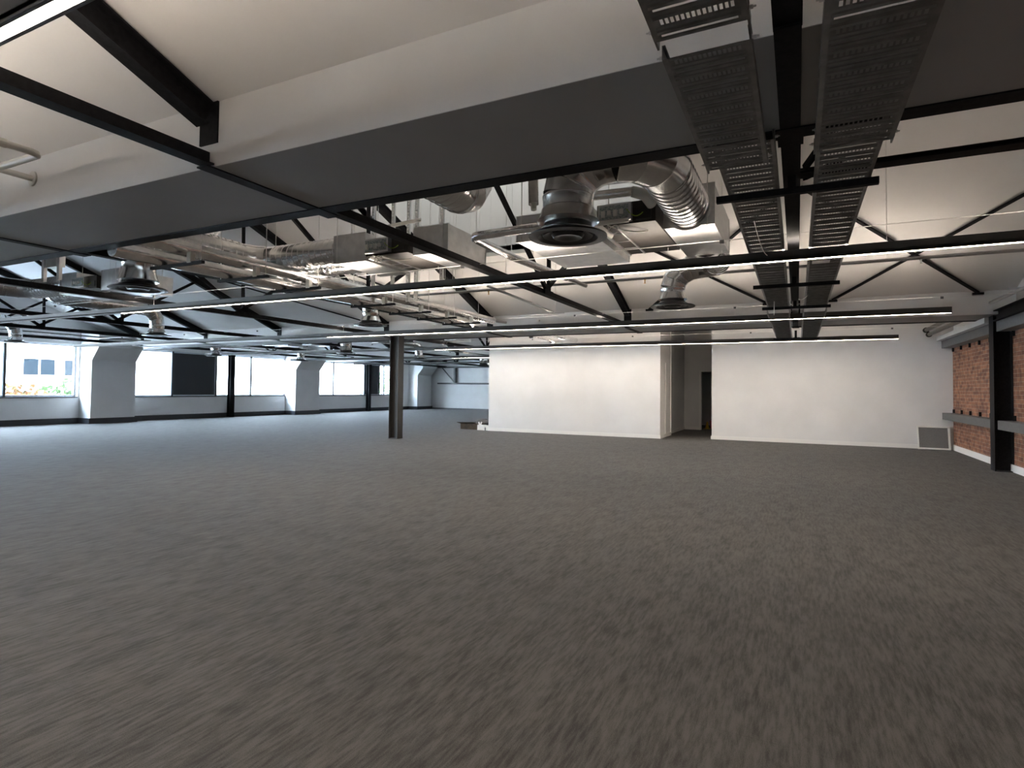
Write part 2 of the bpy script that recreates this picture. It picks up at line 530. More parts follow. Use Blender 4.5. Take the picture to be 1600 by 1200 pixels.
WINS = [  # mullion positions, dark panels
    ([-3.8, -1.4], []),
    ([6.9, 9.64], []),
    ([15.25, 17.25, 19.06], [(15.30, 17.20)]),
    ([24.45, 27.0, 28.36, 28.8], [(27.05, 28.33)]),
]
WL = ['long window behind the camera position', 'wide window with upright mullion nearest the camera',
      'wide window with dark infill panel between first and second pillars', 'farthest window with narrow dark panel near the end wall']
for i, ((a, b), (mul, pan)) in enumerate(zip(OPEN, WINS)):
    fr = MB()
    x0, x1 = XW - 0.22, XW - 0.14
    fr.box(x0, x1, a, b, SIL, SIL + 0.06); fr.box(x0, x1, a, b, HEAD - 0.06, HEAD)
    fr.box(x0, x1, a, a + 0.06, SIL, HEAD); fr.box(x0, x1, b - 0.06, b, SIL, HEAD)
    for y in mul:
        fr.box(x0 - 0.02, x1 + 0.02, y - 0.05, y + 0.05, SIL, HEAD)
    wn = ob('window_%d' % (i + 1), fr, FRAMEM, origin=(XW - 0.2, (a + b) / 2, SIL))
    wn['kind'] = 'structure'; wn['label'] = WL[i]
    ed = [a] + mul + [b]
    for k in range(len(ed) - 1):
        lo, hi = ed[k] + 0.05, ed[k + 1] - 0.05
        if hi - lo < 0.1: continue
        if any(p0 - 0.1 < lo and hi < p1 + 0.1 for p0, p1 in pan):
            d = ob('infill_panel', MB().box(x0 + 0.02, x1 - 0.005, lo, hi, SIL + 0.06, HEAD - 0.06), PANELD, wn)
            d['label'] = 'dark opaque panel'
        else:
            ob('pane', MB().box(x0 + 0.035, x0 + 0.043, lo, hi, SIL + 0.06, HEAD - 0.06), GLASS, wn)
    sl_ = ob('sill', MB().box(XW - 0.14, XW + 0.03, a, b, SIL - 0.035, SIL + 0.004), FRAMED, wn)
    sl_['label'] = 'dark window sill'
    st = MB()
    for y in mul: st.box(x1 + 0.02, x1 + 0.05, y - 0.035, y + 0.035, SIL, HEAD)
    ob('mullion_strip', st, FRAMED, wn)

# ================================================================== OUTSIDE
struct('ground_outside', MB().box(-120, XW - 0.4, -40, 120, -6.2, -6.0), ASPH, 'pale ground outside the windows')
def building(x, y0, y1, z1, label, wins, depth=8):
    t = thing('building', (x - depth / 2, (y0 + y1) / 2, -6), label, 'building', 'buildings outside the windows')
    wl = MB().box(x - depth, x, y0, y1, -6, z1)
    ob('facade', wl, FACADE, t)
    for (a, b, c, d) in wins:
        fr = ob('window_frame', MB().box(x, x + 0.06, a, b, c, d), FACADE, t)
        n = max(2, int((b - a) / 0.7)); g = MB()
        for k in range(n):
            u0 = a + (b - a) * k / n + 0.05; u1 = a + (b - a) * (k + 1) / n - 0.05
            g.box(x + 0.06, x + 0.075, u0, u1, c + 0.08, d - 0.08)
        ob('glazing', g, FGLASS, fr)
    return t
building(-38, 2, 21.8, 14, 'white office building with bands of dark windows seen through the left window',
         [(y, y + 1.6, z, z + 1.05) for z in (-1.2, 1.8, 5.0) for y in (4.2, 7.2, 10.2, 13.6, 16.75, 18.75)][:])
b2 = building(-33.5, 22.4, 31.5, 14, 'plain white building with a rainwater pipe seen through the middle window', [])
ob('rainwater_pipe', MB().tube([(-33.42, 24.3, -6), (-33.42, 24.3, 4.2), (-33.42, 24.15, 4.6)], 0.05, 8), PIPEG, b2)
b3 = building(-40, 33, 60, 14, 'long pale building with faint upright panels seen through the far windows', [])
ob('panel_joints', MB().box(-40, -39.97, 33, 60, 2.2, 2.3).box(-40, -39.97, 41, 41.1, -6, 14).box(-40, -39.97, 36, 36.1, -6, 14), PIPEG, b3)

def shrub(x, y, zc, r, m, label, cat, n=420, h=None):
    t = thing(cat, (x, y, -6), label, cat, 'planting outside the windows')
    ob('trunk', MB().tube([(x, y, -6), (x + 0.1, y, zc)], [0.12, 0.05], 8), BARK, t)
    f = MB()
    rnd = random.Random(int(x * 13 + y * 7))
    for k in range(n):
        while True:
            v = Vector((rnd.uniform(-1, 1), rnd.uniform(-1, 1), rnd.uniform(-1, 1)))
            if v.length < 1: break
        p = Vector((x, y, zc)) + Vector((v.x * r, v.y * r * 1.3, v.z * (h or r)))
        s_ = rnd.uniform(0.10, 0.22)
        a = Vector((rnd.uniform(-1, 1), rnd.uniform(-1, 1), rnd.uniform(-1, 1))).normalized()
        b = a.orthogonal().normalized()
        f.add([p - a * s_, p + b * s_ * 0.5, p + a * s_, p - b * s_ * 0.5], [(0, 1, 2, 3)])
    ob('foliage', f, m, t)
shrub(-29, 8.6, 0.55, 1.5, LEAF, 'light green bush outside the left window, nearest the camera', 'shrub', 700)
shrub(-27.5, 11.9, 0.45, 1.0, LEAFO, 'orange leaved shrub outside the left window', 'shrub', 700)
shrub(-33, 12.0, 0.5, 1.3, LEAF, 'green bush left of the orange shrub outside the left window', 'shrub', 600)
shrub(-31, 15.6, 0.45, 1.2, LEAF, 'green bush right of the orange shrub outside the left window', 'shrub', 700)
shrub(-30, 37.6, 0.6, 1.6, LEAF, 'green tree glimpsed through the farthest window', 'tree', 900, 2.2)

# ================================================================== STEEL FRAME
def hcol(x, y, z1, w, d, name, label, m=STEEL, m2=None):
    """H section with the flanges facing +-X"""
    mb = MB()
    mb.box(x - w / 2, x - w / 2 + 0.016, y - d / 2, y + d / 2, 0, z1)
    mb.box(x + w / 2 - 0.016, x + w / 2, y - d / 2, y + d / 2, 0, z1)
    mb.box(x - w / 2 + 0.016, x + w / 2 - 0.016, y - 0.006, y + 0.006, 0, z1)
    t = thing(name, (x, y, 0), label, 'column', 'black steel columns')
    ob('h_section', mb, m, t)
    bp = MB().box(x - w / 2 - 0.0, x + w / 2 + 0.0, y - d / 2, y + d / 2, 0, 0.012)
    ob('base_plate', bp, m, t)
    ob('cap_plate', MB().box(x - w / 2, x + w / 2, y - d / 2, y + d / 2, z1 - 0.012, z1), m, t)
    return t
hcol(-9.76, 12.80, 2.765, 0.29, 0.24, 'steel_column', 'black steel H column standing free in the middle of the floor', noisy(mat('column_steel', (0.03, 0.03, 0.03), 0.5), 10, (0.028, 0.027, 0.026), (0.036, 0.034, 0.032)))
hcol(3.27, 13.17, 2.768, 0.28, 0.26, 'steel_column', 'black steel H column against the brick wall on the right')
hcol(-22.58, 17.75, 2.75, 0.18, 0.24, 'steel_column', 'slim dark column at the window wall beside the dark infill panel')
hcol(-22.58, 27.0, 2.75, 0.18, 0.24, 'steel_column', 'slim dark column at the window wall, farthest from the camera')

# valley edge beams
BL = ['black steel beam along the far edge of the nearest ceiling downstand', 'black steel beam along the far edge of the middle ceiling downstand',
      'black steel beam along the far edge of the farthest ceiling downstand']
for i, (a, b) in enumerate(VAL):
    m = MB()
    x1 = XE if i == 0 else XE - 0.0
    m.box(XW, x1, b, b + 0.13, ZS - 0.012, ZS)
    m.box(XW, x1, b + 0.055, b + 0.07, ZS, ZS + 0.2)
    m.box(XW, x1, b, b + 0.13, ZS + 0.2, ZS + 0.212)
    tag(ob('steel_beam', m, STEEL), BL[i], 'beam', 'valley beams')

# second beam right of the central truss with knee braces
t = thing('steel_beam', (1.7, 4.4, 2.83), 'black steel cross beam just past the nearest downstand, right of the cable trays', 'beam')
ob('beam', MB().box(0.02, XE, 4.34, 4.46, 2.83, 2.84).box(0.02, XE, 4.39, 4.405, 2.84, 2.86).box(0.02, XE, 4.36, 4.44, 2.86, 2.87), STEEL, t)
ob('knee_brace', MB().bar((0.05, 4.3, 2.85), (0.36, 3.75, 3.10), 0.03, 0.04), STEEL, t)
ob('knee_brace', MB().bar((0.05, 4.5, 2.85), (0.32, 5.0, 3.12), 0.03, 0.04), STEEL, t)

# roof trusses
def truss(x, a, b, label, first=False, wide=0.10):
    a2, b2 = a - 0.0, b + 0.0
    t = thing('roof_truss', (x, (a + b) / 2, 2.78), label, 'truss', 'roof trusses')
    w = wide
    bc = MB().box(x - w / 2, x + w / 2, a, b, 2.78, 2.79)
    bc.box(x - 0.006, x + 0.006, a, b, 2.79, 2.87)
    ob('bottom_chord', bc, STEEL, t)
    mid = (a + b) / 2
    zr = roofz(mid) - 0.03
    def raft(y0, y1):
        m = MB()
        z0 = ZF - 0.02; z1 = zr
        d = Vector((0, y1 - y0, z1 - z0)).normalized(); n = Vector((0, -d.z, d.y))
        if n.z < 0: n = -n
        A = Vector((x, y0, z0)); B = Vector((x, y1, z1))
        hh = 0.15
        m.bar(A - n * hh, B - n * hh, 0.11, 0.012, n)
        m.bar(A - n * 0.0, B - n * 0.0, 0.11, 0.012, n)
        m.bar(A - n * hh / 2, B - n * hh / 2, 0.012, hh, n)
        return m
    ob('rafter', raft(b, mid), STEEL, t); ob('rafter', raft(a, mid), STEEL, t)
    ob('end_plate', MB().box(x - 0.085, x + 0.085, b - 0.012, b, ZF - 0.27, ZF + 0.0), STEEL, t)
    ob('end_plate', MB().box(x - 0.085, x + 0.085, a, a + 0.012, ZF - 0.27, ZF + 0.0), STEEL, t)
    ny = [mid]
    zz = lambda y: ZF - 0.17 + 0.377 * min(y - a, b - y)
    y1 = mid + (b - mid) * 0.06; y2 = mid + (b - mid) * 0.55
    # fan of struts either side
    for s_ in (1, -1):
        p0 = mid + s_ * 0.1; p1 = mid + s_ * 1.35; p2 = mid + s_ * 2.9
        ob('strut', MB().bar((x, p0, 2.80), (x, mid + s_ * 0.06, zr - 0.1), 0.05, 0.05), STEEL, t) if s_ > 0 else None
        ob('strut', MB().bar((x, p0, 2.82), (x, mid - s_ * 1.9, zz(mid - s_ * 1.9)), 0.05, 0.06), STEEL, t)
    ob('node_plate', MB().box(x - 0.05, x + 0.05, mid - 0.16, mid + 0.16, 2.785, 2.86), STEEL, t)
    return t
bayname = ['over the nearest bay', 'over the second bay, with the ducts', 'over the third bay', 'over the farthest bay']
for j, (a, b) in enumerate(BAYS):
    for i, x in enumerate(TX):
        if j >= 2 and x > -9.4 and not (j == 2 and x > -4 and False):
            continue
        truss(x, a, b, '%s black roof truss from the brick wall, %s' % (ORD[i], bayname[j]), wide=0.105)
# ties under the downstand, joined to the trusses: short splice plates
for i, x in enumerate(TX[:4]):
    for j in range(2):
        b = VAL[j][1]
        m = MB().box(x - 0.065, x + 0.065, b - 0.02, b + 0.22, 2.752, 2.757).box(x - 0.05, x + 0.05, VAL[j][0] - 0.05, b + 0.2, 2.757, 2.767)
        tag(ob('splice_plate', m, STEEL), 'black tie strap under the %s downstand at the %s truss from the brick wall' % (['nearest', 'middle'][j], ORD[i]), 'plate', 'tie straps under downstands')
for i, x in enumerate(TX[4:]):
    for j in range(2):
        m = MB().box(x - 0.05, x + 0.05, VAL[j][0] - 0.05, VAL[j][1] + 0.2, 2.757, 2.767)
        tag(ob('splice_plate', m, STEEL), 'black tie strap under the %s downstand at the %s truss from the brick wall' % (['nearest', 'middle'][j], ORD[i + 4]), 'plate', 'tie straps under downstands')

# flat wind braces under the far slope of the second bay
def brace(x0, y0, x1, y1, label):
    b = BAYS[1][1]
    z = lambda y: ZF + 0.377 * (b - y) - 0.05
    t = thing('wind_brace', (x0, y0, z(y0)), label, 'brace', 'wind braces under the sloping ceiling')
    ob('brace_bar', MB().bar((x0, y0, z(y0)), (x1, y1, z(y1)), 0.055, 0.03), STEEL, t)
    ob('foot_plate', MB().box(x0 - 0.08, x0 + 0.08, y0 - 0.03, y0 + 0.03, z(y0) - 0.05, z(y0) + 0.0), STEEL, t)
bb = BAYS[1][1] - 0.05
brace(0.62, bb, 3.33, 9.7, 'black brace rising right from beside the right cable tray')
brace(2.88, bb, 0.05, 9.55, 'black brace rising left from near the brick wall')
brace(-2.93, bb, -0.25, 9.7, 'black brace rising right between the first and second trusses, behind the small diffuser')
brace(-0.55, bb, -3.3, 9.7, 'black brace rising left between the first and second trusses')
brace(-4.2, bb, -6.9, 9.7, 'black brace rising left between the second and third trusses')
brace(-7.5, bb, -10.1, 9.7, 'black brace rising left between the third and fourth trusses')
brace(-10.7, bb, -14.2, 9.7, 'black brace rising left between the fourth and fifth trusses')

# brick wall girts
def girt(y0, y1, z0, z1, label, fingers=0, x0=3.17):
    t = thing('wall_rail', (3.3, (y0 + y1) / 2, z0), label, 'rail', 'grey steel rails on the brick wall')
    m = MB().box(x0, x0 + 0.014, y0, y1, z0, z1).box(x0 + 0.014, XE, y0, y1, z1 - 0.014, z1).box(x0 + 0.014, XE, y0, y1, z0, z0 + 0.014)
    ob('channel', m, GREYST, t)
    n = int((y1 - y0) / 0.75)
    for k in range(n):
        y = y1 - 0.1 - k * 0.75
        if fingers > 0: f = MB().box(3.36, 3.4, y - 0.02, y + 0.02, z1, z1 + 0.09)
        else: f = MB().box(3.36, 3.4, y - 0.02, y + 0.02, z0 - 0.09, z0)
        ob('lug', f, STEEL, t)
girt(13.31, 17.40, 0.74, 0.90, 'grey horizontal steel rail low on the brick, between column and white wall', 1)
girt(13.31, 17.40, 2.47, 2.65, 'grey horizontal steel rail high on the brick, between column and white wall', -1)
girt(4.0, 13.02, 0.74, 0.90, 'grey horizontal steel rail low on the brick, on the near side of the column', 1)
girt(4.0, 13.02, 2.47, 2.65, 'grey horizontal steel rail high on the brick, on the near side of the column', -1)
struct('trim_3', MB().box(3.08, XE + 0.02, 13.35, 17.45, 2.66, 2.76), WHITE, 'white ledge over the brick wall past the column')
tag(ob('steel_beam', MB().box(3.17, 3.19, -6, 13.02, 2.66, 2.82).box(3.1, 3.4, -6, 13.02, 2.82, 2.835).box(3.1, 3.4, -6, 13.02, 2.65, 2.665), STEEL), 'dark eaves beam over the brick wall, near side of the column', 'beam')

# end wall truss (far)
t = thing('steel_frame', (-15, 33.0, 1.7), 'dark steel lattice fixed on the far end wall', 'frame')
ob('lower_rail', MB().box(-21.7, -9.2, 32.9, 33.08, 1.66, 1.76), GREYST, t)
ob('upper_rail', MB().box(-21.7, -9.2, 32.9, 33.08, 2.74, 2.84), GREYST, t)
ob('post', MB().box(-20.42, -20.3, 32.9, 33.08, 1.76, 2.74), GREYST, t)
ob('diagonal', MB().bar((-21.4, 32.99, 2.78), (-20.36, 32.99, 1.72), 0.05, 0.06), GREYST, t)
ob('diagonal', MB().bar((-12.6, 32.99, 2.78), (-11.4, 32.99, 1.72), 0.05, 0.06), GREYST, t)
ob('post', MB().box(-11.4, -11.3, 32.9, 33.08, 1.76, 2.74), GREYST, t)

# ================================================================== STRIP LIGHTS
def light(y, x0, x1, lit0, label, lit1=None):
    """linear luminaire: black housing, diffuser below, uplight slot above"""
    if lit1 is None: lit1 = x1 - 0.01
    t = thing('strip_light', ((x0 + x1) / 2, y, 2.6), label, 'light', 'suspended strip lights')
    h = MB()
    hw = 0.035
    h.box(x0, x1, y - hw, y - hw + 0.006, 2.612, 2.695)
    h.box(x0, x1, y + hw - 0.006, y + hw, 2.612, 2.695)
    h.box(x0, x1, y - hw, y + hw, 2.612, 2.630); h.box(x0, x1, y - hw, y - 0.021, 2.600, 2.612); h.box(x0, x1, y + 0.021, y + hw, 2.600, 2.612)
    h.box(x0, x0 + 0.006, y - hw, y + hw, 2.600, 2.695); h.box(x1 - 0.006, x1, y - hw, y + hw, 2.600, 2.695)
    ob('housing', h, LAMPB, t)
    if lit0 is not None:
        d = ob('diffuser', MB().box(lit0, lit1, y - 0.020, y + 0.020, 2.601, 2.612), DIFFON, t); d['label'] = 'glowing lower diffuser'
        n = max(1, round((lit1 - lit0) / 1.5)); u = MB()
        for k in range(n):
            a = lit0 + (lit1 - lit0) * k / n; b = lit0 + (lit1 - lit0) * (k + 1) / n
            u.box(a + 0.25, b - 0.25, y - 0.028, y + 0.028, 2.682, 2.69)
        d = ob('uplight', u, DIFFUP, t); d['label'] = 'glowing uplight strips'
        if lit0 - x0 > 0.2: ob('diffuser', MB().box(x0 + 0.01, lit0, y - 0.020, y + 0.020, 2.601, 2.612), DIFFOFF, t)
        if x1 - lit1 > 0.2: ob('diffuser', MB().box(lit1, x1 - 0.01, y - 0.020, y + 0.020, 2.601, 2.612), DIFFOFF, t)
    else:
        ob('diffuser', MB().box(x0 + 0.01, x1 - 0.01, y - 0.020, y + 0.020, 2.601, 2.612), DIFFOFF, t)
    xe = XE + 0.02 if x1 > 0 else -9.09
    ob('catenary_wire', MB().tube([(XW, y, 2.855), (xe, y, 2.855)], 0.004, 6), WIRE, t)
    k = 0
    x = x1 - 0.12
    while x > x0:
        ob('drop_wire', MB().tube([(x, y, 2.66), (x, y, 2.855)], 0.002, 5), WIRE, t)
        ob('wire_clamp', MB().box(x - 0.02, x + 0.02, y - 0.012, y + 0.012, 2.825, 2.86), GREYST, t)
        x -= 3.0
LY = [1.03, 6.08, 10.97, 15.75, 20.2, 24.6]
light(LY[0], -21.6, 2.12, -12.0, 'long black strip light with broad glowing diffuser, nearest the camera at top left')
light(LY[1], -21.6, 2.45, -10.55, 'long black strip light crossing in front of the large diffuser and cable trays')
light(LY[2], -21.6, 2.13, -10.5, 'long black strip light with its right end before the white downstand, middle of three')
light(LY[3], -21.6, 2.07, -10.5, 'long black strip light closest to the white partition wall')
light(LY[4], -21.6, -9.6, -12.6, 'black strip light left of the partition, first row beyond its corner')
light(LY[5], -21.6, -9.6, -13.6, 'black strip light left of the partition, farthest row')

# ================================================================== CABLE TRAYS
def tray(x0, x1, y0, y1, z, label, big=False):
    """perforated tray: slot rows and slits cut through, upturned flanges"""
    t = thing('cable_tray', ((x0 + x1) / 2, (y0 + y1) / 2, z), label, 'tray', 'perforated cable trays')
    m = MB()
    pitch = 0.155
    n = max(1, int(round((y1 - y0) / pitch)))
    pitch = (y1 - y0) / n
    nx = 14
    wx = x1 - x0
    mx = 0.035
    th = 0.0015
    def q(a, b, c, d, dz=0.0):
        m.add([(a, c, z + dz), (b, c, z + dz), (b, d, z + dz), (a, d, z + dz)], [(0, 1, 2, 3)])
    for k in range(n):
        b0 = y0 + k * pitch
        # slot row 0.030 long
        s0, s1 = b0 + 0.022, b0 + 0.054
        t0, t1 = b0 + 0.112, b0 + 0.124
        q(x0, x1, b0, s0)
        u = x0 + mx
        step = (wx - 2 * mx) / nx
        q(x0, u + 0.006, s0, s1)
        for i in range(nx):
            q(u + i * step + step * 0.60 + 0.006, u + (i + 1) * step + 0.006 if i < nx - 1 else x1, s0, s1)
        q(x0, x1, s1, t0)
        q(x0, x0 + 0.03, t0, t1); q(x1 - 0.03, x1, t0, t1)
        q(x0, x1, t1, b0 + pitch)
        # pressed ribs
        for r0 in (b0 + 0.008, b0 + 0.066, b0 + 0.095, b0 + 0.134):
            m.add([(x0 + 0.02, r0, z), (x1 - 0.02, r0, z), (x1 - 0.02, r0 + 0.006, z - 0.006), (x0 + 0.02, r0 + 0.006, z - 0.006),
                   (x1 - 0.02, r0 + 0.012, z), (x0 + 0.02, r0 + 0.012, z)], [(0, 1, 2, 3), (3, 2, 4, 5)])
    ob('perforated_base', m, TRAYM, t)
    fl = MB()
    for x in (x0, x1):
        s_ = 1 if x == x0 else -1
        fl.box(x - 0.001, x + 0.001, y0, y1, z, z + 0.055)
        fl.box(x, x + s_ * 0.012, y0, y1, z + 0.053, z + 0.055)
    ob('side_flange', fl, TRAYM, t)
    for x, s_ in ((x0, -1), (x1, 1)):
        for yy in (y0 + 0.03, y1 - 0.03):
            ob('bolt', MB().tube([(x, yy, z + 0.025), (x + s_ * 0.016, yy, z + 0.025), (x + s_ * 0.0165, yy, z + 0.025), (x + s_ * 0.026, yy, z + 0.025)], [0.008, 0.008, 0.004, 0.004], 6), GALV, t)
    cp = MB()
    for x in (x0, x1):
        cp.box(x - 0.004, x + 0.004, y1 - 0.05, y1 + 0.06, z + 0.004, z + 0.048)
    ob('coupler', cp, TRAYM, t)
for side, (xa, xb) in (('left', (-0.462, -0.145)), ('right', (0.085, 0.432))):
    z1, z2, z3 = 2.62, 2.70, 2.62
    dy = 0.0 if side == 'left' else 0.02
    tray(xa, xb, 0.6, 2.10 + dy - (0.0 if side == 'left' else 0.12), z1, '%s grey perforated cable tray, section nearest the camera before the gap' % side)
    tray(xa, xb, 2.22 + dy - (0.0 if side == 'left' else 0.14), 3.47 - dy * 3, z1, '%s grey perforated cable tray, lower section under the nearest downstand' % side)
    sa, sb = (-0.42, -0.105) if side == 'left' else (0.10, 0.415)
    tray(sa, sb, 3.36, 10.30, z2, '%s grey perforated cable tray, long raised section past the nearest downstand' % side)
    tray(sa - 0.02, sb + 0.0, 10.22, 15.2, z3, '%s grey perforated cable tray, short far section at the middle downstand' % side)
for y, nm in ((4.22, 'nearest'), (7.95, 'second nearest'), (10.05, 'second farthest'), (14.95, 'farthest')):
    zt_ = 2.70 if y < 10.2 else 2.62
    t = thing('tray_bracket', (-0.03, y, zt_ - 0.045), 'black bracket bar under the two cable trays, %s of four' % nm, 'bracket', 'brackets under the cable trays')
    ob('bar', MB().box(-0.50, 0.46, y - 0.021, y + 0.021, zt_ - 0.045, zt_ - 0.002), STEEL, t)
    ob('hanger', MB().box(-0.055, -0.005, y - 0.006, y + 0.006, zt_ - 0.002, 2.79), STEEL, t)
# white data cables drooping at the trays
def cable(pts, label, r=0.006):
    tag(ob('data_cable', MB().tube(pts, r, 6), PLASW), label, 'cable', 'white cables at the cable trays')
def arc(p, q, sag, n=10):
    p = Vector(p); q = Vector(q)
    return [p.lerp(q, k / n) - Vector((0, 0, 4 * sag * (k / n) * (1 - k / n))) for k in range(n + 1)]
cable(arc((-0.34, 10.4, 2.63), (-0.30, 9.3, 2.75), 0.10), 'white cable drooping below the left cable tray')
cable(arc((0.02, 9.9, 2.78), (0.18, 8.6, 2.74), 0.06), 'white cable hanging between the centre truss and right cable tray')
cable(arc((-0.3, 4.9, 2.69), (-0.25, 6.2, 2.69), 0.07), 'white cable loop under the left tray before the strip light', 0.004)
tag(ob('wall_cover_plate', MB().box(0.14, 0.3, 6.6, 6.75, 2.685, 2.70), PLASW), 'small white junction plate under the right cable tray', 'junction box')

# ================================================================== DUCTS
def elbow_pts(c0, d0, c1, n=7, R=None):
    """quarter bend from point c0 heading d0 to point c1"""
    c0 = Vector(c0); c1 = Vector(c1); d0 = Vector(d0).normalized()
    v = c1 - c0
    a = v.dot(d0); d1 = (v - d0 * a)
    b = d1.length; d1.normalize()
    out = []
    for k in range(n + 1):
        th = PI / 2 * k / n
        out.append(c0 + d0 * a * math.sin(th) + d1 * b * (1 - math.cos(th)))
    return out
def spiral(p, q, r, pitch=0.10, seg=28):
    p = Vector(p); q = Vector(q); L_ = (q - p).length; d = (q - p).normalized()
    n = max(1, int(L_ / pitch)); pts = []; rs = []
    for k in range(n):
        a = L_ * k / n; st = L_ / n
        for f, dr in ((0.0, 0.0), (0.78, 0.0), (0.84, 0.007), (0.93, 0.007)):
            pts.append(p + d * (a + st * f)); rs.append(r + dr)
    pts.append(q); rs.append(r)
    return MB().tube(pts, rs, seg, False)
def gore(c0, d0, c1, r, parent, n=4, seg=28):
    pts = elbow_pts(c0, d0, c1, n * 1)
    mb = MB(); P = []; Rr = []
    for i, p in enumerate(pts):
        if 0 < i < len(pts):
            pass
        P.append(p); Rr.append(r)
    # segments with raised standing seams
    fine = []; fr = []
    for i in range(len(P) - 1):
        for f, dr in ((0.0, 0.005), (0.05, 0.0), (0.95, 0.0)):
            fine.append(P[i].lerp(P[i + 1], f)); fr.append(r + dr)
    fine.append(P[-1]); fr.append(r + 0.005)
    mb.tube(fine, fr, seg, False)
    return ob('elbow', mb, SPIRAL, parent, smooth=True)
def diffuser(c, R, rn, parent):
    """circular ceiling diffuser at c (bottom centre), neck radius rn"""
    x, y, z = c
    n = ob('neck', MB().lathe([(rn + 0.03, 0.02), (rn + 0.028, 0.05), (rn, 0.10), (rn, 0.14), (rn + 0.005, 0.145), (rn + 0.005, 0.155), (rn, 0.16)], c, 36), SPIRAL, parent, smooth=True)
    g = ob('face_ring', MB().lathe([(R, 0.012), (R, 0.0), (R - 0.07, -0.004), (R - 0.09, 0.012), (R - 0.10, 0.05), (rn + 0.02, 0.06), (rn + 0.03, 0.03), (R - 0.02, 0.022), (R, 0.012)], c, 48), BLACKP, parent, smooth=True)
    cc = MB().lathe([(R * 0.66, 0.03), (R * 0.63, 0.008), (R * 0.52, 0.02), (R * 0.40, 0.05)], c, 40)
    cc.lathe([(R * 0.42, 0.022), (R * 0.36, -0.004), (R * 0.26, -0.002), (R * 0.18, 0.012), (0.001, 0.015)], c, 40)
    ob('centre_cone', cc, BLACKP, g, smooth=True)
    return g
def ring(p, d, r, parent, name='collar'):
    p = Vector(p); d = Vector(d).normalized()
    return ob(name, MB().tube([p, p + d * 0.012, p + d * 0.014, p + d * 0.03], [r + 0.03, r + 0.03, r + 0.006, r + 0.006], 28, False), GALV, parent)

# --- unit A (right, nearest cable trays)
def unit(name_label, xl, xf, xr, yl, yf, yr, zb, ztl, ztr, detail=True):
    cx = (xl[0] + xr[1]) / 2; cy = (yf[0] + yf[1]) / 2
    t = thing('fan_coil_unit', (cx, cy, zb), name_label, 'air conditioning unit', 'fan coil units hung below the sloping ceiling')
    def seams(m, x0, x1, y0, y1, z0, z1):
        m.box(x0, x1, y0, y1, z0, z1)
        e = 0.006
        for (a, b) in ((x0, y0), (x1, y0), (x0, y1), (x1, y1)):
            m.box(a - e, a + e, b - e, b + e, z0 - e * 0.5, z1 + e * 0.5)
        for z in (z0, z1):
            m.box(x0 - e, x1 + e, y0 - e, y0 + e, z - e, z + e)
    m = MB(); seams(m, xl[0], xl[1], yl[0], yl[1], zb, ztl); ob('plenum_box', m, GALV, t)
    m = MB(); seams(m, xr[0], xr[1], yr[0], yr[1], zb, ztr); ob('plenum_box', m, GALV, t)
    m = MB().box(xf[0], xf[1], yf[0], yf[1], zb + 0.03, zb + 0.24)
    ob('fan_housing', m, DARKMET, t)
    w_ = xf[1] - xf[0]
    m = MB()
    m.box(xf[0] + w_ * 0.30, xf[0] + w_ * 0.33, yf[0] + 0.05, yf[1] - 0.02, zb + 0.018, zb + 0.03)
    m.box(xf[0] - 0.01, xf[0] + 0.02, yf[0] + 0.05, yf[1], zb + 0.012, zb + 0.03)
    for k in range(1, 4):
        y = yf[0] + (yf[1] - yf[0]) * k / 4
        m.box(xf[0], xf[0] + w_ * 0.31, y - 0.006, y + 0.006, zb + 0.022, zb + 0.03)
    ob('support_rail', m, GALV, t)
    m = MB().box(xf[0] + 0.03, xf[0] + w_ * 0.62, yf[0] - 0.07, yf[0], zb + 0.05, zb + 0.22)
    c = ob('control_box', m, GALV, t)
    ob('circuit_board', MB().box(xf[0] + 0.05, xf[0] + w_ * 0.58, yf[0] - 0.078, yf[0] - 0.07, zb + 0.07, zb + 0.20), PCB, c)
    m = MB()
    for k in range(4):
        u = xf[0] + 0.07 + k * 0.06
        m.box(u, u + 0.035, yf[0] - 0.10, yf[0] - 0.078, zb + 0.09 + 0.02 * (k % 2), zb + 0.15)
    ob('terminal', m, PLASW, c)
    m = MB().tube(arc((xf[0] + w_ * 0.55, yf[0] - 0.08, zb + 0.15), (xf[0] + w_ * 0.8, yf[0] - 0.02, zb + 0.12), 0.05), 0.005, 6)
    ob('wiring', m, GREENW, t)
    m = MB().box(xf[0] + w_ * 0.68, xf[1] - 0.04, yf[0] - 0.01, yf[0], zb + 0.06, zb + 0.15)
    ob('access_opening', m, BLACKP, t)
    m = MB()
    p0 = Vector((xf[0] + w_ * 0.3, yf[0] - 0.03, zb + 0.03))
    loop = [p0 + Vector((0.05 * math.cos(a), 0.03 * math.sin(a * 0.7), -0.03 + 0.035 * math.sin(a) - 0.006 * a)) for a in [k * 0.5 for k in range(16)]]
    m.tube(loop, 0.005, 6)
    m.tube(arc((xf[0] + w_ * 0.2, yf[0] - 0.03, zb + 0.03), (xf[0] + w_ * 0.75, yf[0] + 0.3, zb + 0.025), 0.03), 0.007, 6)
    ob('drain_hose', m, PLASW, t)
    # hanger rods
    for (a, b) in ((xl[0] + 0.06, yl[0] + 0.03), (xl[0] + 0.06, yl[1] - 0.1), (xr[1] - 0.06, yr[0] + 0.03), (xr[1] - 0.06, yr[1] - 0.1), (xf[0] + 0.1, yf[0] + 0.1), (xf[1] - 0.1, yf[1] - 0.1)):
        if HX[0] < a < HX[1] and HY[0] < b < HY[1]: top = 6.5
        else: top = roofz(b)
        ob('hanger_rod', MB().tube([(a, b - 0.045, zb - 0.015), (a, b - 0.045, top)], 0.005, 6), WIRE, t)
    return t

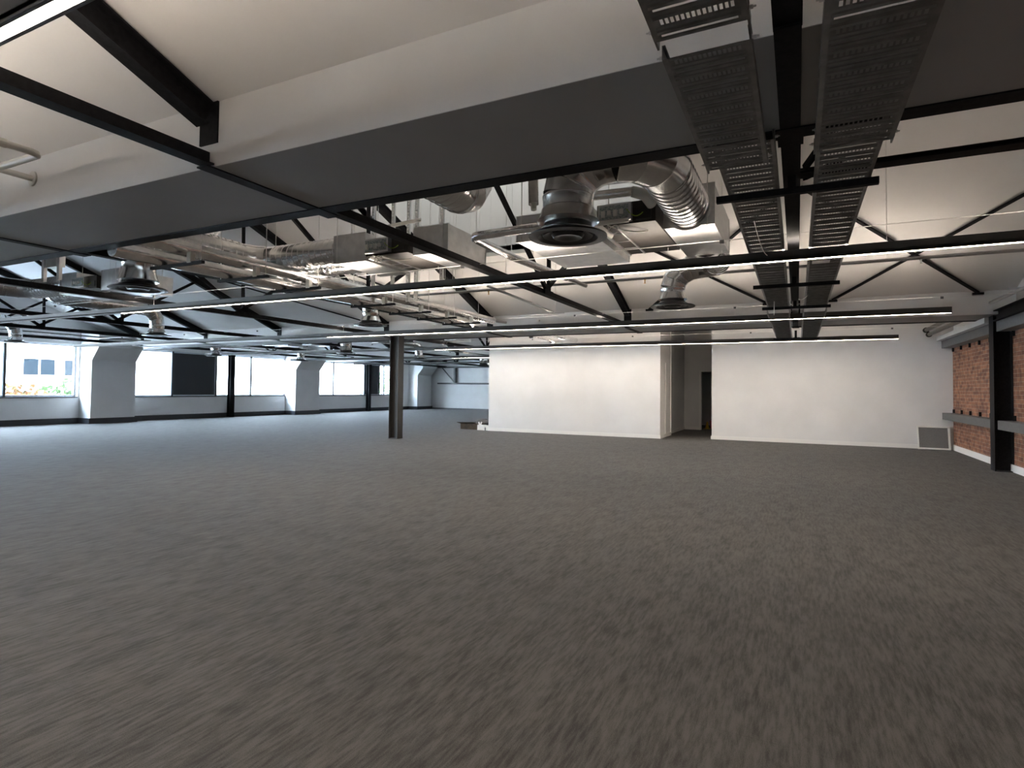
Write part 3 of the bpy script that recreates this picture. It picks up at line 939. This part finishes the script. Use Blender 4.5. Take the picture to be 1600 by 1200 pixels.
UA = unit('fan coil unit behind the large round diffuser, beside the left cable tray', (-2.68, -1.84), (-1.76, -1.19), (-1.15, -0.69), (5.55, 6.98), (5.45, 6.7), (5.65, 6.95), 2.92, 3.19, 3.30)
# front duct of A
t = thing('ventilation_duct', (-1.58, 4.17, 2.52), 'large shiny ventilation duct bending down to a black round diffuser, left of the cable trays', 'duct', 'round ducts with diffusers')
rA = 0.195; zA = 3.10
ob('spiral_duct', spiral((-0.93, 5.65, zA), (-0.93, 4.62, zA), rA), SPIRAL, t, smooth=True)
gore((-0.93, 4.62, zA), (0, -1, 0), (-1.20, 4.17, zA), rA, t, 3)
ob('short_duct', MB().tube([(-1.20, 4.17, zA), (-1.26, 4.17, zA)], rA + 0.004, 28, False), SPIRAL, t, smooth=True)
gore((-1.26, 4.17, zA), (-1, 0, 0), (-1.58, 4.17, 2.83), rA, t, 4)
ob('drop_duct', MB().lathe([(rA, 0.20), (rA + 0.004, 0.19), (rA + 0.004, 0.18), (rA, 0.17), (rA, 0.10), (rA + 0.01, 0.09), (rA + 0.02, 0.04), (rA + 0.045, 0.0)], (-1.58, 4.17, 2.64), 36), SPIRAL, t, smooth=True)
ring((-0.93, 5.65, zA), (0, -1, 0), rA, t)
diffuser((-1.58, 4.17, 2.52), 0.30, rA - 0.01, t)
# back duct of A
rB = 0.165; zB = 3.06
t = thing('ventilation_duct', (-1.55, 8.2, 2.52), 'smaller ventilation duct bending down to a round diffuser just beyond the long strip light', 'duct', 'round ducts with diffusers')
ob('spiral_duct', spiral((-0.93, 6.95, zB), (-0.93, 7.95, zB), rB), SPIRAL, t, smooth=True)
gore((-0.93, 7.95, zB), (0, 1, 0), (-1.18, 8.2, zB), rB, t, 3)
gore((-1.18, 8.2, zB), (-1, 0, 0), (-1.55, 8.2, 2.78), rB, t, 4)
ob('drop_duct', MB().lathe([(rB, 0.16), (rB + 0.004, 0.15), (rB + 0.004, 0.14), (rB, 0.13), (rB, 0.08), (rB + 0.03, 0.0)], (-1.55, 8.2, 2.62), 36), SPIRAL, t, smooth=True)
ring((-0.93, 6.95, zB), (0, 1, 0), rB, t)
diffuser((-1.55, 8.2, 2.52), 0.30, rB - 0.01, t)

# --- unit B and its two ducts
UB = unit('fan coil unit with two spiral ducts, behind the tie of the second roof truss', (-5.28, -4.78), (-4.72, -4.10), (-4.05, -3.58), (5.60, 6.52), (5.55, 6.5), (5.60, 6.5), 2.92, 3.27, 3.24)
rC = 0.175
DB1 = thing('ventilation_duct', (-6.85, 4.12, 2.46), 'spiral duct dropping to a black round diffuser under the foil pipes, upper left', 'duct', 'round ducts with diffusers')
ob('spiral_duct', spiral((-5.28, 5.83, 3.14), (-6.5, 5.83, 3.14), rC), SPIRAL, DB1, smooth=True)
gore((-6.5, 5.83, 3.14), (-1, 0, 0), (-6.85, 5.48, 3.14), rC, DB1, 3)
ob('spiral_duct', spiral((-6.85, 5.48, 3.14), (-6.85, 4.46, 3.14), rC), SPIRAL, DB1, smooth=True)
gore((-6.85, 4.46, 3.14), (0, -1, 0), (-6.85, 4.12, 2.78), rC, DB1, 4)
ob('drop_duct', MB().lathe([(rC, 0.22), (rC + 0.004, 0.20), (rC + 0.004, 0.19), (rC, 0.18), (rC, 0.10), (rC + 0.035, 0.0)], (-6.85, 4.12, 2.56), 36), SPIRAL, DB1, smooth=True)
ring((-5.28, 5.83, 3.14), (-1, 0, 0), rC, DB1)
diffuser((-6.85, 4.12, 2.46), 0.30, rC - 0.01, DB1)
DB2 = thing('ventilation_duct', (-7.05, 8.45, 2.50), 'spiral duct dropping to a small round diffuser between two strip lights, left of centre', 'duct', 'round ducts with diffusers')
rD = 0.15
ob('spiral_duct', spiral((-5.28, 6.28, 3.10), (-6.75, 6.28, 3.10), rD), SPIRAL, DB2, smooth=True)
gore((-6.75, 6.28, 3.10), (-1, 0, 0), (-7.05, 6.58, 3.10), rD, DB2, 3)
ob('spiral_duct', spiral((-7.05, 6.58, 3.10), (-7.05, 8.15, 3.10), rD), SPIRAL, DB2, smooth=True)
gore((-7.05, 8.15, 3.10), (0, 1, 0), (-7.05, 8.45, 2.76), rD, DB2, 4)
ob('drop_duct', MB().lathe([(rD, 0.18), (rD + 0.004, 0.15), (rD + 0.004, 0.14), (rD, 0.13), (rD, 0.08), (rD + 0.04, 0.0)], (-7.05, 8.45, 2.58), 36), SPIRAL, DB2, smooth=True)
ring((-5.28, 6.28, 3.10), (-1, 0, 0), rD, DB2)
diffuser((-7.05, 8.45, 2.50), 0.30, rD - 0.01, DB2)

# copies further along the room
cp = [((-6.25, 0, 0), 'at the left edge under the nearest downstand', 'left edge, second bay'),
      ((-12.5, 0, 0), 'in the second bay, closest to the window wall', 'second bay closest to the window wall'),
      ((-6.25, 10.4, 0), 'in the third bay beyond the free column', 'third bay beyond the free column'),
      ((-12.5, 10.4, 0), 'in the third bay, closest to the window wall', 'third bay closest to the window wall'),
      ((-6.25, 19.6, 0), 'in the farthest bay', 'farthest bay')]
for d, l, s_ in cp:
    clone(UB, d, 'spiral ducted fan coil unit ' + l)
    clone(DB1, d, 'near-side spiral duct with round diffuser, ' + s_)
    clone(DB2, d, 'far-side spiral duct with round diffuser, ' + s_)

# upper intake ducts with turned-up ends
def intake(x, y0, y1, z, r, label):
    t = thing('intake_duct', (x, y1, z), label, 'duct', 'intake ducts under the roof')
    ob('spiral_duct', spiral((x, y0, z), (x, y1 - 0.25, z), r), SPIRAL, t, smooth=True)
    gore((x, y1 - 0.25, z), (0, 1, 0), (x, y1, z + 0.3), r, t, 3)
    ob('riser', spiral((x, y1, z + 0.3), (x, y1, roofz(y1) - 0.07), r), SPIRAL, t, smooth=True)
intake(-2.82, 3.6, 4.85, 3.19, 0.20, 'spiral duct stub ending in an upward bend just under the black beam, centre')
intake(-8.05, 3.6, 5.9, 3.66, 0.20, 'spiral duct stub with upward bend above the foil pipes, left')

# ================================================================== PIPES
# two foil covered pipes on brackets
def foilpipe(x, z, r, y0, y1, label, extra=None):
    t = thing('insulated_pipe', (x, (y0 + y1) / 2, z), label, 'pipe', 'foil insulated pipes')
    pts = []; rs = []; y = y0
    rnd = random.Random(int(abs(x) * 100))
    while y < y1:
        pts.append((x, y, z)); rs.append(r * (1 + rnd.uniform(-0.03, 0.03))); y += 0.06
    pts.append((x, y1, z)); rs.append(r)
    ob('insulation', MB().tube(pts, rs, 18), FOIL, t, smooth=True)
    if extra: ob('connector', MB().tube(extra, 0.03, 10), PIPEG, t)
    return t
foilpipe(-6.02, 2.86, 0.075, 3.56, 11.3, 'upper right foil wrapped pipe of the pair running away above the strip light', [(-6.02, 11.3, 2.86), (-5.9, 11.7, 2.86)])
foilpipe(-6.38, 2.77, 0.085, 3.56, 11.0, 'lower left foil wrapped pipe of the pair running away above the strip light', [(-6.38, 11.0, 2.77), (-6.3, 11.5, 2.77)])
foilpipe(-6.0, 2.86, 0.07, 14.2, 16.6, 'short foil wrapped pipe in front of the partition, right one')
foilpipe(-6.4, 2.78, 0.07, 14.2, 16.4, 'short foil wrapped pipe in front of the partition, left one')
for k, y in enumerate((4.1, 4.95, 5.8, 7.4, 8.4, 9.25, 10.15)):
    t = thing('pipe_bracket', (-6.15, y, 2.67), 'black bracket bar with clip under the foil pipes, %s from the camera' % ORD[k], 'bracket', 'brackets under the foil pipes')
    ob('bar', MB().box(-6.58, -5.70, y - 0.02, y + 0.02, 2.663, 2.695), STEEL, t)
    ob('pipe_clip', MB().box(-5.93, -5.87, y - 0.03, y + 0.03, 2.685, 2.80), PLASW, t)
    top = 6.5 if HY[0] < y < HY[1] else roofz(y)
    ob('hanger_rod', MB().tube([(-6.54, y, 2.695), (-6.54, y, top)], 0.005, 6), WIRE, t)
    ob('hanger_rod', MB().tube([(-5.74, y, 2.695), (-5.74, y, top)], 0.005, 6), WIRE, t)
# L shaped foil pipe between units
t = thing('insulated_pipe', (-3.08, 5.25, 2.95), 'L shaped foil wrapped pipe between the two fan coil units', 'pipe', 'foil insulated pipes')
ob('insulation', MB().tube([(-1.95, 5.22, 2.96), (-2.9, 5.25, 2.95)] + elbow_pts((-2.96, 5.25, 2.95), (-1, 0, 0), (-3.08, 5.38, 2.95), 5) + [(-3.05, 6.2, 2.93), (-2.9, 7.6, 2.92)], 0.045, 14), FOIL, t, smooth=True)
ob('bare_end', MB().tube([(-2.9, 7.6, 2.92), (-2.85, 8.3, 2.92)], 0.03, 10), PIPEG, t)
# foil hoses behind the large duct
for k, (dz, lab) in enumerate(((0.0, 'lower foil hose behind the large duct'), (0.13, 'upper foil hose behind the large duct'))):
    t = thing('insulated_hose', (-1.5, 5.2, 3.16 + dz), lab, 'hose', 'foil hoses behind the large duct')
    ob('hose', MB().tube([(-1.95, 5.16, 3.17 + dz), (-1.35, 5.2, 3.17 + dz)] , 0.042, 14), FOIL, t, smooth=True)
    e = ob('taped_end', MB().tube([(-1.35, 5.2, 3.17 + dz), (-1.25, 5.28, 3.15 + dz), (-1.22, 5.42, 3.10 + dz)], [0.05, 0.055, 0.05], 12), PLASW, t, smooth=True); e['label'] = 'white taped bend'
t = thing('insulated_hose', (-2.06, 4.6, 3.1), 'upright foil hose left of the large duct with a white cap', 'hose')
ob('hose', MB().tube([(-2.04, 4.55, 2.95), (-2.08, 4.6, 3.6)], 0.045, 14), FOIL, t, smooth=True)
ob('hose_cap', MB().tube([(-2.035, 4.545, 2.90), (-2.04, 4.55, 2.95)], 0.025, 10), PLASW, t)
t = thing('insulated_hose', (-1.72, 5.25, 2.93), 'white taped pipe joining the fan coil unit beside the large diffuser', 'hose')
ob('hose', MB().tube([(-1.85, 5.1, 3.02), (-1.74, 5.28, 2.93), (-1.70, 5.7, 2.92)], [0.05, 0.045, 0.035], 12), PLASW, t, smooth=True)
ob('branch', MB().tube([(-1.74, 5.28, 2.93), (-1.42, 5.36, 2.96)], 0.022, 10), PLASW, t, smooth=True)

# slim conduit running away, left of the second truss end
t = thing('conduit_pipe', (-4.3, 9.3, 2.9), 'thin light grey conduit ending in front of the middle downstand', 'pipe')
ob('conduit', MB().tube([(-4.25, 7.8, 2.93), (-4.36, 10.7, 2.90)], 0.022, 10), PIPEG, t, smooth=True)
ob('support', MB().box(-4.9, -4.1, 10.68, 10.72, 2.86, 2.875), PIPEG, t)
for y in (8.5, 9.6, 10.7):
    ob('hanger_rod', MB().tube([(-4.3, y, 2.9), (-4.3, y, 6.5 if y < HY[1] else roofz(y))], 0.004, 6), WIRE, t)

# sprinkler range pipe along X
t = thing('sprinkler_pipe', (-1.6, 8.35, 3.0), 'long thin grey sprinkler pipe crossing behind the cable trays', 'pipe', 'sprinkler pipes')
ob('range_pipe', MB().tube([(-6.7, 8.47, 3.0), (XE, 8.47, 3.0)], 0.021, 10), PIPEG, t, smooth=True)
for x in (-4.6, -2.0, 1.35, 2.9):
    h = ob('sprinkler_head', MB().tube([(x, 8.47, 2.99), (x, 8.47, 2.93)], [0.012, 0.006], 8).tube([(x, 8.47, 2.93), (x, 8.47, 2.925)], 0.018, 10), BRASS if x < 1 else PLASW, t)
for x in (-5.3, -3.1, 1.0, 2.6):
    ob('pipe_hanger', MB().tube([(x, 8.47, 3.0), (x, 8.47, roofz(8.47))], 0.004, 6), WIRE, t)
# sprinkler heads on face of middle downstand
for k, x in enumerate((-11.5, -8.6, -5.6)):
    m = MB().tube([(x, 12.9, 3.02), (x, 12.82, 3.02)], 0.02, 10).tube([(x, 12.82, 3.02), (x, 12.81, 3.02)], 0.035, 12)
    tag(ob('wall_sensor', m, PLASW), 'tiny round fitting on the middle downstand face, %s of three from the left' % ORD[k], 'sensor', 'small fittings on the downstand face')

# white pipes in the top left corner
t = thing('water_pipe', (-4.9, 2.2, 2.95), 'cream painted pipe bend at the top left in front of the nearest downstand', 'pipe')
r = 0.024
pts = [(-4.58, 0.7, 2.90), (-4.58, 2.03, 2.90)] + elbow_pts((-4.58, 2.03, 2.9), (0, 1, 0), (-4.63, 2.08, 2.90), 4)[1:] + [(-5.9, 2.08, 2.90)] + elbow_pts((-5.9, 2.08, 2.90), (-1, 0, 0), (-5.95, 2.12, 2.92), 4)[1:]
ob('pipe_run', MB().tube([(-4.58, 0.5, 2.90), (-4.58, 2.03, 2.90), (-4.59, 2.06, 2.90), (-4.62, 2.08, 2.90), (-5.95, 2.08, 2.90)], r, 14), PIPEW, t, smooth=True)
ob('pipe_joint', MB().tube([(-4.58, 1.84, 2.90), (-4.58, 1.89, 2.90)], r + 0.006, 14), PIPEW, t)
t2 = thing('water_pipe', (-5.57, 2.4, 3.02), 'cream painted pipe stub entering the nearest downstand through a round flange', 'pipe')
ob('pipe_run', MB().tube([(-5.57, 1.4, 3.02), (-5.57, 2.49, 3.02)], 0.024, 14), PIPEW, t2, smooth=True)
ob('wall_flange', MB().tube([(-5.57, 2.478, 3.02), (-5.57, 2.492, 3.02)], 0.06, 20), PIPEW, t2, smooth=True)

# dark heating pipes by the brick wall end
for k, (x, z) in enumerate(((2.86, 2.93), (2.92, 2.82))):
    t = thing('heating_pipe', (x, 15.8, z), ['upper', 'lower'][k] + ' dark bronze pipe running along the brick side into the white wall', 'pipe', 'dark pipes by the brick wall')
    ob('pipe_run', MB().tube([(x, 14.05, z), (x, 17.45, z)], 0.045, 14), PIPED, t, smooth=True)
    ob('wall_collar', MB().tube([(x, 17.36, z), (x, 17.44, z)], 0.065, 18), BLACKP, t, smooth=True)
    ob('pipe_hanger', MB().tube([(x, 15.9, z), (x, 15.9, roofz(15.9))], 0.006, 6), WIRE, t)
# grey pipes with bracket high on the right in the second bay
t = thing('heating_pipe', (3.1, 11.6, 2.98), 'grey pipe pair on a wall bracket high above the brick wall, right edge', 'pipe')
ob('pipe_run', MB().tube([(2.98, 12.55, 2.93), (3.12, 8.0, 2.96)], 0.028, 12), PIPEG, t, smooth=True)
ob('pipe_run', MB().tube([(2.85, 9.2, 3.12), (3.2, 7.8, 3.14)], 0.02, 10), PIPEG, t, smooth=True)
ob('wall_bracket', MB().box(2.9, 3.41, 11.3, 11.34, 2.96, 2.99), GALV, t)

# small perforated trays near the window wall
def lighttray(x, y0, y1, z, label, w_=0.15):
    t = thing('cable_tray', (x, (y0 + y1) / 2, z), label, 'tray', 'perforated cable trays')
    m = MB(); y = y0
    while y < y1:
        m.box(x - w_ / 2, x + w_ / 2, y, y + 0.045, z, z + 0.002); y += 0.075
    m.box(x - w_ / 2, x - w_ / 2 + 0.03, y0, y1, z, z + 0.003); m.box(x + w_ / 2 - 0.03, x + w_ / 2, y0, y1, z, z + 0.003)
    ob('slotted_base', m, TRAYM, t)
    ob('side_flange', MB().box(x - w_ / 2, x - w_ / 2 + 0.002, y0, y1, z, z + 0.04).box(x + w_ / 2 - 0.002, x + w_ / 2, y0, y1, z, z + 0.04), TRAYM, t)
    for yy in (y0 + 0.3, (y0 + y1) / 2, y1 - 0.3):
        ob('hanger_rod', MB().tube([(x - w_ / 2 - 0.01, yy, z - 0.02), (x - w_ / 2 - 0.01, yy, roofz(yy))], 0.006, 6), WIRE, t)
        ob('support_bar', MB().box(x - w_ / 2 - 0.05, x + w_ / 2 + 0.05, yy - 0.02, yy + 0.02, z - 0.03, z), GALV, t)
lighttray(-20.2, 3.7, 12.6, 2.87, 'narrow perforated tray running away near the window wall, second bay')
lighttray(-20.2, 14.2, 22.9, 2.87, 'narrow perforated tray running away near the window wall, third bay')
lighttray(-11.9, 14.2, 22.9, 2.79, 'narrow perforated tray left of the free column, third bay')

# slotted channel frame over the middle unit
t = thing('channel_frame', (-5.6, 7.4, 2.7), 'frame of upright galvanised slotted channels behind the middle fan coil unit', 'frame')
def slotch(x, y, z0, z1):
    m = MB()
    m.box(x - 0.026, x - 0.023, y - 0.02, y + 0.02, z0, z1); m.box(x + 0.023, x + 0.026, y - 0.02, y + 0.02, z0, z1)
    m.box(x - 0.026, x - 0.012, y - 0.022, y - 0.018, z0, z1); m.box(x + 0.012, x + 0.026, y - 0.022, y - 0.018, z0, z1)
    z = z0
    while z < z1 - 0.03:
        m.box(x - 0.012, x + 0.012, y - 0.022, y - 0.018, z, z + 0.02); z += 0.05
    ob('channel_post', m, GALV, t)
for x, z0 in ((-6.14, 2.73), (-5.75, 2.95), (-5.45, 2.70), (-5.3, 2.70), (-4.83, 3.0)):
    slotch(x, 7.4, z0, 4.75)
ob('channel_rail', MB().bar((-6.15, 7.36, 3.90), (-5.2, 7.36, 3.95), 0.03, 0.05), PLASW, t)
t = thing('channel_frame', (-10.7, 5.2, 2.9), 'pair of upright channels with equipment at the left edge before a fan coil unit', 'frame')
def slotch2(x, y, z0, z1):
    m = MB()
    m.box(x - 0.03, x - 0.026, y - 0.02, y + 0.02, z0, z1); m.box(x + 0.026, x + 0.03, y - 0.02, y + 0.02, z0, z1)
    m.box(x - 0.03, x + 0.03, y - 0.022, y - 0.018, z0, z1)
    ob('channel_post', m, GALV, t)
slotch2(-9.9, 4.6, 2.85, 3.75); slotch2(-9.5, 4.6, 2.85, 3.75)
ob('control_box', MB().box(-9.84, -9.56, 4.58, 4.7, 3.05, 3.22), GALV, t)
ob('channel_rail', MB().box(-10.1, -9.3, 4.54, 4.575, 3.30, 3.34), PLASW, t)

# ================================================================== LOOSE ITEMS
# leaning grille panel
t = thing('grille_panel', (2.98, 17.3, 0), 'white framed grey mesh panel leaning on the white wall near the brick corner', 'panel')
def lean(x0, x1, a, b, d0, d1):
    """box in a plane leaning from (17.27,0) to (17.42,0.56)"""
    y0, y1 = 17.28, 17.41; h_ = 0.55
    U = Vector((0, y1 - y0, h_)).normalized(); N = Vector((0, -U.z, U.y))
    o_ = Vector((0, y0, 0.004))
    vs = []
    for x in (x0, x1):
        for s_ in (a, b):
            for d in (d0, d1):
                vs.append(Vector((x, 0, 0)) + o_ + U * s_ + N * d)
    return vs, [(0, 1, 3, 2), (4, 6, 7, 5), (0, 4, 5, 1), (2, 3, 7, 6), (0, 2, 6, 4), (1, 5, 7, 3)]
fm = MB()
for a in ((2.65, 3.31, 0.0, 0.035), (2.65, 3.31, 0.535, 0.565), (2.65, 2.68, 0, 0.565), (3.27, 3.31, 0, 0.565)):
    fm.add(*lean(a[0], a[1], a[2], a[3], -0.0, 0.03))
ob('frame', fm, PLASW, t)
mm = MB(); mm.add(*lean(2.68, 3.27, 0.035, 0.535, 0.008, 0.012))
for k in range(24):
    s_ = 0.04 + k * 0.0205
    mm.add(*lean(2.68, 3.27, s_, s_ + 0.006, 0.012, 0.018))
ob('mesh', mm, MESHP, t)

# pile by the partition corner
t = thing('cardboard_box', (-9.95, 17.25, 0), 'open dark cardboard box lying on the carpet by the partition corner', 'box')
ob('box_body', MB().box(-10.25, -9.6, 17.0, 17.5, 0, 0.19), CARD, t)
ob('flap', MB().add([(-10.25, 17.0, 0.19), (-9.6, 17.0, 0.19), (-9.65, 16.8, 0.26), (-10.3, 16.82, 0.24)], [(0, 1, 2, 3)]).add([(-10.25, 17.0, 0.185), (-9.6, 17.0, 0.185), (-9.65, 16.8, 0.255), (-10.3, 16.82, 0.235)], [(3, 2, 1, 0)]), CARD, t)
def blob(name, c, rx, ry, rz, m, label, cat, seed=1):
    mb = MB(); rnd = random.Random(seed); n1, n2 = 10, 16; vs = []
    for i in range(n1 + 1):
        th = PI * i / n1
        for k in range(n2):
            a = 2 * PI * k / n2; q = 1 + rnd.uniform(-0.12, 0.12)
            z = max(0.0, rz + rz * math.cos(th) * q)
            vs.append((c[0] + rx * math.sin(th) * math.cos(a) * q, c[1] + ry * math.sin(th) * math.sin(a) * q, c[2] + z))
    fs = [(i * n2 + k, i * n2 + (k + 1) % n2, (i + 1) * n2 + (k + 1) % n2, (i + 1) * n2 + k) for i in range(n1) for k in range(n2)]
    mb.add(vs, fs)
    return tag(ob(name, mb, m, smooth=False), label, cat)
blob('rubbish_bag', (-9.75, 17.9, 0), 0.55, 0.35, 0.15, BLKBAG, 'crumpled black bag behind the boxes by the partition corner', 'bag', 4)
t = thing('plastic_carton', (-9.38, 16.95, 0), 'white carton with a split top standing at the partition corner', 'box')
ob('carton_body', MB().box(-9.52, -9.28, 16.86, 17.06, 0, 0.17), PLASW, t)
ob('carton_flap', MB().bar((-9.46, 16.9, 0.17), (-9.49, 16.9, 0.27), 0.05, 0.01, (0, 1, 0)).bar((-9.42, 16.9, 0.17), (-9.38, 16.9, 0.27), 0.05, 0.01, (0, 1, 0)), PLASW, t)
t = thing('plastic_carton', (-9.17, 16.95, 0), 'smaller white carton with dark label touching the partition corner', 'box')
ob('carton_body', MB().box(-9.26, -9.10, 16.86, 17.02, 0, 0.16), PLASW, t)
ob('label_patch', MB().box(-9.24, -9.20, 16.855, 16.86, 0.0, 0.10), GREYST, t)

# items in the store room
t = thing('cleaning_bucket', (-2.75, 22.6, 0), 'dark red bucket standing in the dark doorway', 'bucket')
ob('bucket_body', MB().lathe([(0.14, 0), (0.18, 0.28), (0.17, 0.28), (0.13, 0.02), (0.001, 0.02)], (-2.75, 22.6, 0), 20), RED, t, smooth=True)
ob('wringer', MB().box(-2.85, -2.65, 22.5, 22.7, 0.28, 0.36), RED, t)
t = thing('wet_floor_sign', (-2.95, 22.2, 0), 'small yellow cone in front of the red bucket in the dark doorway', 'cone')
ob('cone', MB().lathe([(0.10, 0.012), (0.07, 0.02), (0.02, 0.26), (0.001, 0.26)], (-2.95, 22.2, 0), 16), YEL, t, smooth=True)
ob('cone_base', MB().box(-3.06, -2.84, 22.09, 22.31, 0, 0.012), YEL, t)
